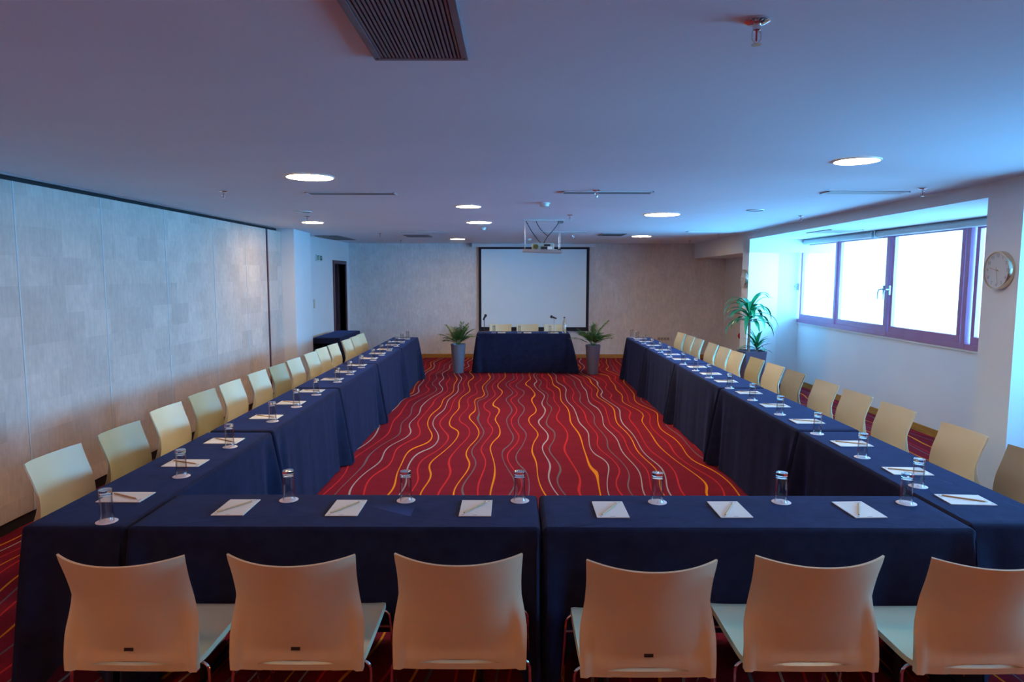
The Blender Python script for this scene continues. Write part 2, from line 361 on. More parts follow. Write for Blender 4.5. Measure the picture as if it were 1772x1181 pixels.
def window(name, y0, y1, panes, mull, handles):
    wd = bpy.data.objects.new(name, None); COL.objects.link(wd); wd['kind'] = 'structure'
    xa, xb = XW-.03, XW+.07
    fr = MB().box(xa, xb, y0, y1, ZS-.01, ZS+.05).box(xa, xb, y0, y1, ZT-.035, ZT+.01).box(xa, xb, y1-.07, y1, ZS, ZT).box(xa, xb, y0, y0+.07, ZS, ZT)
    for m_ in mull: fr.box(xa-.004, xb, m_-.035, m_+.035, ZS, ZT)
    fr.build('window_frame', M['frame'], wd, bevel=.004)
    for k, (a, b) in enumerate(panes):
        x0 = xa+.012+(k % 2)*.018
        zb, zt = 1.215, 2.365
        s = MB().box(x0, x0+.045, a-.055, b+.055, ZS+.05, zb).box(x0, x0+.045, a-.055, b+.055, zt, ZT-.035).box(x0, x0+.045, a-.055, a, zb, zt).box(x0, x0+.045, b, b+.055, zb, zt)
        so = s.build('sash', M['frame'], wd, bevel=.005)
        B(x0+.02, x0+.028, a-.006, b+.006, zb-.006, zt+.006).build('pane', M['pane'], so)
    for hy, hz in handles:
        h = MB().box(xa-.012, xa+.012, hy-.012, hy+.012, hz-.04, hz+.08)
        h.tube([(xa-.01, hy, hz+.03), (xa-.05, hy, hz+.03), (xa-.06, hy+.02, hz+.02), (xa-.06, hy+.035, hz-.02), (xa-.06, hy+.035, hz-.10)], .008)
        h.build('window_handle', M['alu'], wd, bevel=.003)
    return wd
window('window_1', WY0, WY1, [(10.20, 11.34), (8.84, 10.07), (7.34, 8.62), (5.5, 7.08)], [8.73, 7.21], [(11.44, 1.66), (8.80, 1.66), (8.66, 1.66)])
window('window_2', 1.4, 4.55, [(3.1, 4.4), (1.6, 2.95)], [3.02], [(3.06, 1.66)])
for y0, y1, lb in ((8.98, 11.6, 'rolled up white roller blind casing over the far half of the window'), (5.4, 8.90, 'rolled up white roller blind casing over the near half of the window')):
    t = thing('roller_blind', lb, 'blind', (XW-.09, (y0+y1)/2, ZR-.05), group='roller blinds over the window')
    h = (y1-y0)/2
    MB().tube([(0, -h, 0), (0, h, 0)], .042, 16).build('blind_roll', M['blind'], t, smooth=True)
    for s in (-1, 1): B(-.05, .06, s*h-.006, s*h+.006, -.05, .049).build('bracket', M['alu'], t)

# ------------------------------------------------------------------ chair
def shell(P, N_, thick, nu, rows, hole, m):
    """front surface P(u,row) with a back surface offset by thick(u,row)*normal; closed along every border"""
    us = [-1+2*i/nu for i in range(nu+1)]; R_ = len(rows)
    F = [[Vector(P(u, r)) for u in us] for r in range(R_)]
    def nrm(i, j):
        a = F[min(i+1, R_-1)][j]-F[max(i-1, 0)][j]; b = F[i][min(j+1, nu)]-F[i][max(j-1, 0)]
        return b.cross(a).normalized()*N_
    mb = MB(); idx = lambda i, j, k: (i*(nu+1)+j)*2+k
    vs = []
    for i in range(R_):
        for j in range(nu+1):
            vs.append(F[i][j]); vs.append(F[i][j]+nrm(i, j)*thick(us[j], i))
    fs = []; cnt = {}
    for i in range(R_-1):
        for j in range(nu):
            if hole(i, (us[j]+us[j+1])/2): continue
            q = [(i, j), (i, j+1), (i+1, j+1), (i+1, j)]
            fs.append(tuple(idx(a, b, 0) for a, b in q)); fs.append(tuple(idx(a, b, 1) for a, b in q[::-1]))
            for k in range(4):
                e = (q[k], q[(k+1) % 4]); key = frozenset(e); cnt.setdefault(key, []).append(e)
    for e in cnt.values():
        if len(e) == 1:
            a, b = e[0]; fs.append((idx(*b, 0), idx(*a, 0), idx(*a, 1), idx(*b, 1)))
    return mb.add(vs, fs)

def lerp(tab, x):
    for (a, fa), (b, fb) in zip(tab, tab[1:]):
        if x <= b:
            t = (x-a)/(b-a); t = max(0, min(1, t)); t = t*t*(3-2*t) if 0 else t
            return fa+(fb-fa)*t
    return tab[-1][1]
def smooth(tab, x):     # catmull-like smoothing of a table
    e = .06; return (lerp(tab, x-e)+2*lerp(tab, x)+lerp(tab, x+e)+lerp(tab, x-e/2)+lerp(tab, x+e/2))/6
ZB0, ZB1 = .425, .875
WID = [(0, .241), (.1, .241), (.35, .232), (.6, .221), (.8, .220), (1, .226)]
YE = [(0, -.225), (.12, -.222), (.4, -.198), (.6, -.205), (1, -.270)]
YC = [(0, -.228), (.12, -.238), (.4, -.268), (.6, -.285), (1, -.338)]
vr = [0, .055, .06, .10, .14]+[.14+.86*k/13 for k in range(1, 14)]
def backP(u, r):
    v = vr[r]
    if r == 2: v = .058+max(0, .036*(1-(u/.63)**2))
    if r == 3: v = .10+max(0, .012*(1-(u/.63)**2))
    ye, yc = smooth(YE, v), smooth(YC, v)
    y = yc+(ye-yc)*abs(u)**2.2
    z = ZB0+(ZB1-ZB0)*v
    if v > .85: z -= (.016*(1-u*u))*(v-.85)/.15
    return (u*smooth(WID, v), y, z)
def backT(u, r):
    v = vr[r]; t = .0075
    rim = 0
    if v < .6:
        k = max(0, min(1, (.6-v)/.3))
        e = max(0, min(1, (abs(u)-.82)/.07)); rim = .022*e*k
        if v < .15 and abs(u) > .5: rim = max(rim, .012*max(0, min(1, (.15-v)/.03)))
        if v < .13: rim = max(rim, .010)
    return t+rim
back_mb = shell(backP, 1, backT, 40, vr, lambda i, u: i == 1 and abs(u) < .60, None)
sr = [k/14 for k in range(15)]
def seatP(u, r):
    v = sr[r]; y = -.215+.465*v; wd = .236-.0*v
    z = .447-.012*math.sin(PI*min(1, v*1.1))*(1-u*u)
    if v > .85: z -= .02*((v-.85)/.15)**2
    if v < .15: z += .008*((.15-v)/.15)**2
    z += .004*abs(u)**6
    if v > .9: wd -= .02*((v-.9)/.1)**2
    return (u*wd, y, z)
def seatT(u, r): return .009+.012*(1 if abs(u) > .93 or sr[r] > .95 else 0)
def make_chair():
    t = thing('conference_chair', 'x', 'chair')
    shell(seatP, -1, seatT, 28, sr, lambda i, u: False, None).build('seat', M['chair'], t, smooth=True, ang=1.0)
    bk = back_mb.build('backrest', M['chair'], t, smooth=True, ang=1.0)
    for s in (-1, 1):
        def lg(y, yf, xo):
            pts = [(s*.17, y, .427), (s*.222, y, .428)]
            for k in range(1, 7):
                a = PI/2*k/6; pts.append((s*(.222+.036*math.sin(a)), y, .428-.036*(1-math.cos(a))))
            pts.append((s*(.264+xo), (y+yf)/2, .2)); pts.append((s*(.275+xo), yf, .004)); return MB().tube(pts, .0062, 8)
        lg(-.190, -.235, 0).build('leg', M['chrome'], t, smooth=True)
        lg(.19, .225, .004).build('leg', M['chrome'], t, smooth=True)
    MB().tube([(-.262, .197, .35), (.262, .197, .35)], .0055, 8).build('crossbar', M['chrome'], t, smooth=True)
    MB().tube([(-.17, -.19, .427), (-.17, .19, .427), (-.165, .196, .427), (.165, .196, .427), (.17, .19, .427), (.17, -.19, .427)], .0055, 8).build('seat_frame', M['chrome'], t, smooth=True)
    return t
chair0 = make_chair(); used = [0]
def place_chair(x, y, rz, label, group, kind='chair', plate=False):
    if used[0] == 0:
        c = chair0; c.location = (x, y, 0); c.rotation_euler = (0, 0, rz); c['label'] = label; c['group'] = group; used[0] = 1
    else:
        c = dup(chair0, (x, y, 0), rz, label, group, {'seat': M[kind], 'backrest': M[kind]} if kind != 'chair' else None)
    return c
def add_plate(c):
    p = B(-.0165, .0165, -.0025, .0015, -.006, .006)
    bk = [k for k in kids(c) if k.name.startswith('backrest')][0]
    o = p.build('maker_plate', M['black'], bk, bevel=.0012, loc=(0, -.256, .512)); o.rotation_euler = (math.radians(-9), 0, 0); o['label'] = 'small dark plate'
FC = [(-1.383, 2.545, -.014, 'at the left end of the front row', 1, 'chair'), (-.785, 2.553, -.004, 'second from the left in the front row', 1, 'chair'),
      (-.193, 2.563, 0, 'third from the left in the front row', 0, 'chair'), (.485, 2.515, .003, 'fourth from the left in the front row', 1, 'chair'),
      (1.088, 2.553, 0, 'fifth from the left in the front row', 0, 'chair'), (1.70, 2.54, .01, 'at the right end of the front row', 0, 'chair')]
plates = []
for x, y, rz, lb, pl, kd in FC:
    c = place_chair(x, y, rz, 'cream plastic chair seen from behind, '+lb, 'chairs in the front row')
    if pl: plates.append(c)
LY = [3.62, 4.235, 4.93, 5.55, 6.09, 6.74, 7.26, 7.79, 8.44, 9.0, 9.5, 10.2, 10.74, 11.23]
LX = [-2.275, -2.275, -2.33, -2.35, -2.34, -2.34, -2.32, -2.31, -2.31, -2.33, -2.31, -2.29, -2.29, -2.30]
RY = [3.65, 4.26, 5.0, 5.59, 6.16, 6.85, 7.38, 7.96, 8.64, 9.18, 9.73, 10.47, 10.97, 11.56]
dk = {1: 'chair2', 3: 'chair2', 6: 'chair2'}
for k, (x, y) in enumerate(zip(LX, LY)):
    d = 'darker aged' if k in dk else 'pale cream'
    place_chair(x, y, -PI/2+random.uniform(-.02, .02), '%s plastic chair, %s from the camera along the left row' % (d, ordn(k)), 'chairs along the left row', dk.get(k, 'chair'))
dkr = {0: 'chair3', 5: 'chair3', 7: 'chair2'}
for k, y in enumerate(RY):
    d = 'darker aged' if k in dkr else 'pale cream'
    place_chair(2.655, y, PI/2+random.uniform(-.02, .02), '%s plastic chair, %s from the camera along the right row' % (d, ordn(k)), 'chairs along the right row', dkr.get(k, 'chair'))
for k, x in enumerate((-.26, .295, .86)):
    place_chair(x, 13.42, PI, 'cream plastic chair behind the head table, %s one' % ('left', 'middle', 'right')[k], 'chairs behind the head table')
for c in plates: add_plate(c)

# ------------------------------------------------------------------ tables and cloths
def make_table(L, W, label, group, loc, rz=0):
    t = thing('folding_table', label, 'table', loc, rz, group)
    B(-L/2, L/2, -W/2, W/2, .725, .75).build('tabletop', M['table'], t, bevel=.003)
    for s in (-1, 1):
        g = MB().tube([(s*(L/2-.25), -W/2+.08, .72), (s*(L/2-.25), -W/2+.06, .03)], .014, 10).tube([(s*(L/2-.25), W/2-.08, .72), (s*(L/2-.25), W/2-.06, .03)], .014, 10)
        g.tube([(s*(L/2-.25), -W/2+.03, .016), (s*(L/2-.25), W/2-.03, .016)], .015, 10)
        g.build('leg', M['black'], t, smooth=True)
    return t
def cloth_mesh(L, W, hem, flare, corner=.05, droop=.0, seed=1, fold=.006, zt=.762, cd_=None):
    """local frame: L along x, W along y. hem/flare/corner dicts for sides S(-y) E(+x) N(+y) W(-x)."""
    rnd = random.Random(seed); r = .022; o_ = .006
    hx, hy = L/2+o_, W/2+o_
    per = []                                            # (x,y,nx,ny,side,dist to nearest corner)
    def side(x0, y0, x1, y1, nx, ny, sd, n):
        for k in range(n):
            t = k/n; t = .5-.5*math.cos(PI*t) if n > 12 else t
            x, y = x0+(x1-x0)*t, y0+(y1-y0)*t; Ls = math.hypot(x1-x0, y1-y0)
            per.append((x, y, nx, ny, sd, min(t, 1-t)*Ls, t*Ls))
    c = .02
    def corn(cx, cy, a0, s1, s2, n=4):
        for k in range(n):
            a = a0+PI/2*k/n; per.append((cx+c*math.cos(a), cy+c*math.sin(a), math.cos(a), math.sin(a), s1 if k < n/2 else s2, 0, 0))
    nl, nw = 60, 26
    side(-hx+c, -hy, hx-c, -hy, 0, -1, 'S', nl); corn(hx-c, -hy+c, -PI/2, 'S', 'E')
    side(hx, -hy+c, hx, hy-c, 1, 0, 'E', nw); corn(hx-c, hy-c, 0, 'E', 'N')
    side(hx-c, hy, -hx+c, hy, 0, 1, 'N', nl); corn(-hx+c, hy-c, PI/2, 'N', 'W')
    side(-hx, hy-c, -hx, -hy+c, -1, 0, 'W', nw); corn(-hx+c, -hy+c, PI, 'W', 'S')
    n = len(per); mb = MB()
    ph = {s: [rnd.uniform(0, 6.28) for _ in range(4)] for s in 'SENW'}
    rings = []
    # top rings: centre scaling, then the rounded edge, then the skirt
    for sc_, dz in ((.35, 0), (.7, 0), (.93, 0)):
        rings.append([(x*sc_, y*(1-(1-sc_)*1.0), zt+rnd.uniform(-.0004, .0004)) for (x, y, *_) in per])
    for a in (0, .35, .7, 1.0):
        th = a*PI/2; rings.append([(x-nx*r*(1-math.sin(th)), y-ny*r*(1-math.sin(th)), zt-r*(1-math.cos(th))) for (x, y, nx, ny, *_) in per])
    NR = 16
    for i in range(1, NR+1):
        q = i/NR; ring = []
        for (x, y, nx, ny, sd, dc, sl) in per:
            cw = math.exp(-(dc/.13)**2)
            hz = hem[sd]
            hz = hz+(min(hem.values())*.0+max(.012, hz-droop)-hz)*cw if droop else hz
            z = zt-r-(zt-r-hz)*q; t = zt-r-z
            fl = flare[sd]*t
            fo = fold*min(1, t/.3)*(math.sin(sl*9+ph[sd][0])+.6*math.sin(sl*21+ph[sd][1])+.35*math.sin(sl*38+ph[sd][2]))*(.35+.65*math.exp(-(dc/.5)**2)) if (abs(flare[sd]) > 1e-6 or sd in 'SN') else 0
            cc = corner.get(sd, 0) if isinstance(corner, dict) else corner
            bulge = cc*min(1, t/.7)**.9*(math.exp(-(dc/.055)**2)-.35*math.exp(-((dc-.10)/.05)**2)+.25*math.exp(-((dc-.2)/.05)**2))
            if cd_: # no spreading along the row where cloths abut
                ax, ay = nx*(0 if sd in cd_ else 1), ny
                if sd not in cd_ and dc == 0: ax = ax*.15
            else: ax, ay = nx, ny
            d_ = fl+fo+bulge
            ring.append((x+ax*d_, y+ay*d_, z))
        rings.append(ring)
    vs = [p for rg in rings for p in rg]; fs = [tuple(range(n))]
    for i in range(len(rings)-1):
        for k in range(n): fs.append((i*n+k, i*n+(k+1) % n, (i+1)*n+(k+1) % n, (i+1)*n+k))
    mb.add(vs, fs); return mb
def cloth(mb, label, group, loc, rz=0, tag_=True):
    o = mb.build('tablecloth', M['cloth'], None, smooth=True, ang=1.3)
    o.location = loc; o.rotation_euler = (0, 0, rz)
    return tag(o, label, 'tablecloth', group)
TL = 1.82; TW = .46
XLi, XRi = -1.693, 2.029
for side_, X0, Y0, lb in ((-1, XLi-TW/2, 2.805, 'left'), (1, XRi+TW/2, 2.86, 'right')):
    for k in range(5):
        yc = Y0+TL*(k+.5)-.004
        rz = PI/2 if side_ < 0 else -PI/2        # local -y is the aisle side:  rz=+90: -y -> +x
        nm = '%s table from the camera along the %s row' % (ordn(k), lb)
        Lk = TL-.03
        make_table(Lk-.03, TW-.02, 'folding table under navy cloth, '+nm, 'folding tables under the cloths', (X0, yc, 0), rz)
        # local x after rz=+90 -> +Y ; after -90 -> -Y
        front_side = 'W' if side_ < 0 else 'E'; far_side = 'E' if side_ < 0 else 'W'
        hem = {'S': .012, 'N': .30, 'E': .10, 'W': .10}; fl = {'S': .045, 'N': -.14, 'E': 0, 'W': 0}
        cdd = {'E', 'W'}
        if k == 0: hem[front_side] = .2; fl[front_side] = .08; cdd = {far_side}
        if k == 4: hem[far_side] = .03; fl[far_side] = .1; cdd = {front_side}
        mb = cloth_mesh(Lk-.012, TW-.012, hem, fl, corner={'S': .085, 'N': .10 if k == 0 else .0, 'E': .0 if 'E' in cdd else .07, 'W': .0 if 'W' in cdd else .07}, droop=.25, seed=10+k+side_*20, cd_=cdd)
        cloth(mb, 'navy blue cloth over the '+nm, 'navy tablecloths along the side rows', (X0, yc, 0), rz)
# front pair (camera side hem .3 above the floor)
for xa, xb, lb, sd in ((-1.690, .127, 'left', 3), (.128, 2.030, 'right', 5)):
    xa += .003; xb -= .003
    L_ = xb-xa; xc = (xa+xb)/2; yc = 2.814+.23
    make_table(L_-.05, TW-.02, 'folding table under the %s front navy cloth, nearest the camera' % lb, 'folding tables under the cloths', (xc, yc, 0))
    mb = cloth_mesh(L_-.012, TW-.012, {'S': .30, 'N': .03, 'E': .12, 'W': .12}, {'S': .02, 'N': .0, 'E': .0, 'W': .0}, corner={'S': .11, 'N': .0, 'E': 0, 'W': 0}, droop=.26, seed=sd, cd_={'E', 'W'}, fold=.015)
    cloth(mb, 'navy blue cloth over the %s front table, nearest the camera' % lb, 'navy tablecloths on the front pair', (xc, yc, 0))
# head table
HX0, HX1, HY0 = -.70, 1.09, 12.70
make_table(HX1-HX0-.03, .46, 'folding table under the head table cloth before the screen', None, ((HX0+HX1)/2, HY0+.25, 0))
mb = cloth_mesh(HX1-HX0-.012, .49, {'S': .012, 'N': .012, 'E': .012, 'W': .012}, {'S': .03, 'N': .02, 'E': .17, 'W': .05}, corner=.05, seed=31, fold=.008)
cloth(mb, 'navy blue floor-length cloth on the head table before the screen', None, ((HX0+HX1)/2, HY0+.25, 0))
# side table against the left wall
make_table(1.5, .44, 'folding table against the left wall beside the open door', None, (-3.30, 12.52, 0), PI/2)
mb = cloth_mesh(1.58, .47, {'S': .02, 'N': .5, 'E': .02, 'W': .66}, {'S': .10, 'N': 0, 'E': .08, 'W': .0}, corner={'S': .03, 'N': 0, 'E': .02, 'W': 0}, seed=41)
cloth(mb, 'navy blue cloth over the side table against the left wall', None, (-3.30, 12.52, 0), PI/2)

# ------------------------------------------------------------------ place settings
ZC = .763
def make_coaster():
    o = MB().lathe([(.001, 0), (.044, 0), (.0455, .0008), (.044, .0016), (.001, .0016)], 40).build('coaster', M['coaster'], smooth=True, ang=1)
    p = MB()
    for k in range(9):
        x = -.018+.0045*k; h = .0035+.002*((k*7) % 3)
        p.box(x, x+.003, -.004, -.004+h, .0016, .0019)
    p.lathe([(.030, .0016), (.0305, .0019), (.0312, .0016)], 40, cap=False)
    p.build('printed_emblem', M['coasterprint'], o); return tag(o, 'x', 'coaster')
def make_glass():
    t = thing('water_glass', 'x', 'glass')
    wallp = [(.0297, .0012), (.0290, .0002), (.0281, .0010), (.0272, .04), (.0262, .09), (.0258, .118), (.0268, .118), (.0275, .09), (.0287, .04), (.0297, .0012)]
    MB().lathe(wallp, 40, cap=False).build('glass_wall', M['thinglass'], t, smooth=True, ang=1.2)
    base = [(.0005, .1470), (.0250, .1470), (.0268, .1460), (.0274, .1440), (.0268, .139), (.0272, .130), (.0268, .1185), (.0256, .1185), (.0235, .1245), (.0150, .1275), (.0005, .1280)]
    MB().lathe(base, 40).build('glass_base', M['glass'], t, smooth=True, ang=1.2)
    return t
def make_pad():
    t = thing('notepad', 'x', 'notepad')
    B(-.074, .074, -.107, .107, 0, .004).build('pages', M['paper'], t, bevel=.0006)
    p = MB().box(-.062, -.050, -.098, -.091, .004, .0043).box(.03, .062, .088, .094, .004, .0043).box(-.012, .010, -.098, -.094, .004, .0043)
    p.build('printed_marks', M['print'], t); return t
def make_pencil():
    t = thing('pencil', 'x', 'pencil')
    MB().tube([(0, -.096, .0037), (0, .080, .0037)], .0037, 6).build('shaft', M['wood'], t)
    MB().tube([(0, .080, .0037), (0, .094, .0037)], .0036, 6, .0006).build('tip', M['paper'], t)
    return t
co0, gl0, pd0, pc0 = make_coaster(), make_glass(), make_pad(), make_pencil()
first = {}
def put(proto, key, loc, rz, label, group):
    if key not in first:
        first[key] = 1; proto.location = loc; proto.rotation_euler = (0, 0, rz); proto['label'] = label; proto['group'] = group; return proto
    return dup(proto, loc, rz, label, group)
def setting(cx, cy, px, py, prz, pencil_rz, where, grp, pdx=0, pdy=0):
    put(co0, 'c', (cx, cy, ZC), random.uniform(0, 3), 'round pale paper coaster under a glass, '+where, 'coasters '+grp)
    put(gl0, 'g', (cx+random.uniform(-.003, .003), cy+random.uniform(-.003, .003), ZC+.0021), 0, 'upturned clear drinking glass on a coaster, '+where, 'glasses '+grp)
    put(pd0, 'p', (px, py, ZC), prz, 'white notepad with a pencil on it, '+where, 'notepads '+grp)
    put(pc0, 'e', (px+pdx, py+pdy, ZC+.0046), pencil_rz, 'wooden pencil lying across the notepad, '+where, 'pencils '+grp)
FCX = [-1.097, -.522, .035, .704, 1.308, 1.910]; FPX_ = [-1.308, -.785, -.173, .458, 1.02, 1.63]
FPY = [3.066, 3.062, 3.063, 3.048, 3.052, 3.055]
FCY = [3.177, 3.173, 3.173, 3.158, 3.162, 3.150]
for k in range(6):
    setting(FCX[k], FCY[k], FPX_[k], FPY[k], [0, 0, 0, .0, .01, .04][k], -.62+.03*k, '%s from the left on the front tables' % ordn(k), 'on the front tables')
LCY = [2.884, 3.559, 4.187, 4.943, 5.505, 6.069, 6.812, 7.343, 7.907, 8.587, 9.144, 9.685, 10.311, 10.85, 11.405]
LPO = [.323, .25, .15, .148, .17, .2, .17, .2, .2, .2, .2, .2, .2, .2, .2]
for k in range(15):
    setting(-1.812, LCY[k], -1.912, LCY[k]+LPO[k], -PI/2, -2.06+random.uniform(-.1, .1), '%s from the camera on the left row' % ordn(k), 'on the left row', 0, 0)
RCY = [3.412, 3.975, 4.582, 5.234, 5.847, 6.477, 7.156, 7.695, 8.261, 9.011, 9.554, 10.125, 10.777, 11.383, 11.9]
RPO = [-.215, -.295, -.28, -.26]+[-.25]*11
for k in range(15):
    setting(2.125, RCY[k], 2.225, RCY[k]+RPO[k], PI/2+(-.06 if k < 2 else 0), -2.03+random.uniform(-.1, .1), '%s from the camera on the right row' % ordn(k), 'on the right row')
for k, (cx, px) in enumerate(((-.37, -.22), (.12, .28), (.71, .80))):
    setting(cx, 12.80, px, 12.83, 0, -.6, '%s on the head table' % ('left one', 'middle one', 'right one')[k], 'on the head table')

# microphones and bottle on the head table
for x, y, hx_, lb in ((-.555, 12.83, .03, 'black table microphone on a stand at the left end of the head table'), (.80, 12.95, -.055, 'black table microphone on a stand at the right of the head table')):
    t = thing('table_microphone', lb, 'microphone', (x, y, ZC), group='microphones on the head table')
    MB().lathe([(.055, 0), (.058, .006), (.05, .014), (.012, .02)], 28).build('stand_base', M['black'], t, smooth=True)
    MB().tube([(0, 0, .015), (0, 0, .27)], .0075, 10).build('stand_pole', M['black'] if x < 0 else M['alu'], t, smooth=True)
    a = 1 if hx_ > 0 else -1
    v = Vector((.028, -.02, .05)) if a > 0 else Vector((-.06, -.03, .022))
    p0 = Vector((0, 0, .285))
    MB().tube([p0-v*.7, p0+v*.6], .014, 12, .019).build('microphone_body', M['black'], t, smooth=True)
    hd = MB().lathe([(.001, -.03), (.018, -.024), (.027, 0), (.018, .024), (.001, .03)], 16); hd.xf(Matrix.Translation(p0+v*.95)); hd.build('microphone_head', M['black'], t, smooth=True)
t = thing('water_bottle', 'tall clear water bottle on the head table, right of the microphone', 'bottle', (.985, 12.80, ZC))
MB().lathe([(.036, 0), (.0375, .01), (.0375, .10), (.034, .115), (.0375, .13), (.0375, .17), (.022, .24), (.0135, .27), (.0135, .29)], 28).build('bottle_body', M['water'], t, smooth=True)
MB().lathe([(.038, .115), (.038, .16)], 28, cap=False).build('bottle_label', M['whitepl'], t, smooth=True)
MB().lathe([(.015, .288), (.015, .308), (.013, .31)], 20).build('bottle_cap', M['black'], t, smooth=True)

# ------------------------------------------------------------------ projection screen
t = thing('projection_screen', 'white projection screen with black border on the back wall', 'projection screen', (.46, YB-.06, 0))
x0, x1, z0, z1 = -.775-.46, 1.70-.46, .645, 2.50
B(x0, x1, -.004, 0, z0, z1).build('black_border', M['bezel'], t)
B(x0+.062, x1-.062, -.008, -.004, z0+.062, z1-.05).build('screen_surface', M['screen'], t)
MB().box(-.92-.46, 1.83-.46, -.05, .05, 2.495, 2.575).build('casing', M['whitepl'], t, bevel=.012)
B(-1.44, -1.385, -.04, .058, 2.50, 2.578).build('casing_bracket', M['greygrille'], t)
MB().tube([(x0, -.004, z0-.012), (x1, -.004, z0-.012)], .012, 10).build('bottom_bar', M['bezel'], t, smooth=True)

# ------------------------------------------------------------------ projector
t = thing('ceiling_projector', 'ceiling projector on a hanging tray before the screen', 'projector', (.373, 8.72, HC))
B(-.245, .285, -.04, .04, -.018, -.001).build('ceiling_plate', M['whitepl'], t, bevel=.003)
B(.20, .27, -.045, .045, -.045, -.018).build('junction_box', M['greygrille'], t)
tr = MB().box(-.25, .25, -.17, .17, -.017, 0).box(-.25, .25, -.17, -.163, 0, .016).xf(Matrix.Translation((0, 0, -.405)) @ Matrix.Rotation(math.radians(2.0), 4, 'Y'))
tr.build('tray', M['alu'], t, bevel=.003)
for x in (-.222, .222):
    for y in (-.12, .12):
        MB().tube([(x, y*.3, -.015), (x, y, -.20), (x, y, -.41)], .003, 8).build('rod', M['alu'], t)
    for y in (-.12, .12): B(x-.012, x+.012, y-.012, y+.012, -.398, -.372).build('rod_clamp', M['black'], t)
body = B(-.13, .15, -.13, .13, -.395, -.305).build('projector_body', M['projector'], t, bevel=.012)
MB().tube([(-.085, -.165, -.352), (-.085, -.12, -.352)], .032, 20).build('lens', M['lens'], t, smooth=True)
MB().box(-.02, .06, -.136, -.128, -.385, -.35).box(.02, .10, -.136, -.128, -.345, -.32).build('vent', M['black'], t)
B(.065, .125, -.137, -.129, -.386, -.35).build('rating_sticker', M['whitepl'], t)
for a, mid, e in (((-.21, -.018), (-.14, -.16), (-.02, -.30)), ((-.08, -.018), (-.03, -.14), (.075, -.21)), ((.22, -.03), (.16, -.12), (.075, -.21))):
    pts = []
    for k in range(9):
        s = k/8; pts.append((a[0]*(1-s)**2+2*mid[0]*s*(1-s)+e[0]*s*s, 0, a[1]*(1-s)**2+2*mid[1]*s*(1-s)+e[1]*s*s))
    if e[0] > 0: pts += [(.05, 0, -.25), (.02, 0, -.305)]
    MB().tube(pts, .005, 8).build('cable', M['black'], t, smooth=True)

# ------------------------------------------------------------------ ceiling fittings
LPS = [(-1.4935, 4.99, .165, 'round recessed ceiling lamp, nearest on the left'), (-.468, 7.06, .125, 'round recessed ceiling lamp left of the projector, nearer of the pair'),
       (-.4645, 9.15, .165, 'round recessed ceiling lamp left of the projector, farther of the pair'), (-2.733, 9.2, .14, 'round recessed ceiling lamp beside the left pier'),
       (-1.10, 13.3, .14, 'small round recessed ceiling lamp near the left top of the screen'), (1.745, 7.94, .20, 'large round recessed ceiling lamp right of the projector'),
       (2.327, 12.24, .17, 'round recessed ceiling lamp far right of the screen'), (2.144, 4.26, .13, 'round recessed ceiling lamp, nearest on the right'),
       (-2.2, .9, .16, None), (2.1, .6, .16, None), (0, -1.2, .16, None), (-2.6, -1.4, .16, None)]  # last four: unseen lamps, added for warm light on the near chairs
for x, y, r, lb in LPS:
    t = thing('ceiling_lamp', lb or 'round ceiling lamp added out of view near the camera', 'ceiling lamp', (x, y, HC), group='round recessed ceiling lamps')
    MB().lathe([(r, -.001), (r+.012, -.001), (r+.010, -.006), (r, -.008), (r, -.001)], 48, cap=False).build('trim_ring', M['whitepl'], t, smooth=True)
    MB().lathe([(.001, -.0055), (r, -.0055), (r, -.002), (.001, -.002)], 48).build('diffuser', M['lamp' if y > 3 else 'lamp_added'], t)
SL = [(-1.42, 5.955, .78, 'left nearer slot air diffuser in the ceiling', 'greygrille'), (.81, 5.86, .78, 'middle nearer slot air diffuser in the ceiling', 'greygrille'), (3.02, 5.84, .70, 'right nearer slot air diffuser in the ceiling', 'blind'),
      (-1.5, 11.23, .82, 'left farther slot air diffuser in the ceiling', 'greygrille'), (.83, 11.1, .78, 'middle farther slot air diffuser behind the projector', 'greygrille'), (3.2, 10.97, .76, 'right farther slot air diffuser in the ceiling', 'blind')]
for x, y, L_, lb, mt in SL:
    t = thing('slot_diffuser', lb, 'air diffuser', (x, y, HC), group='slot air diffusers in the ceiling')
    wd = .075
    f = MB().box(-L_/2, L_/2, -wd, -wd+.012, -.010, -.001).box(-L_/2, L_/2, wd-.012, wd, -.010, -.001).box(-L_/2, -L_/2+.015, -wd, wd, -.01, -.001).box(L_/2-.015, L_/2, -wd, wd, -.01, -.001)
    f.build('frame', M['whitepl'], t)
    for k in range(4): B(-L_/2+.015, L_/2-.015, -wd+.018+k*.034, -wd+.036+k*.034, -.008, -.002).build('slat', M[mt], t)
    B(-L_/2+.012, L_/2-.012, -wd+.01, wd-.01, -.0015, -.0006).build('dark_opening', M['dark' if mt == 'greygrille' else 'greygrille'], t)
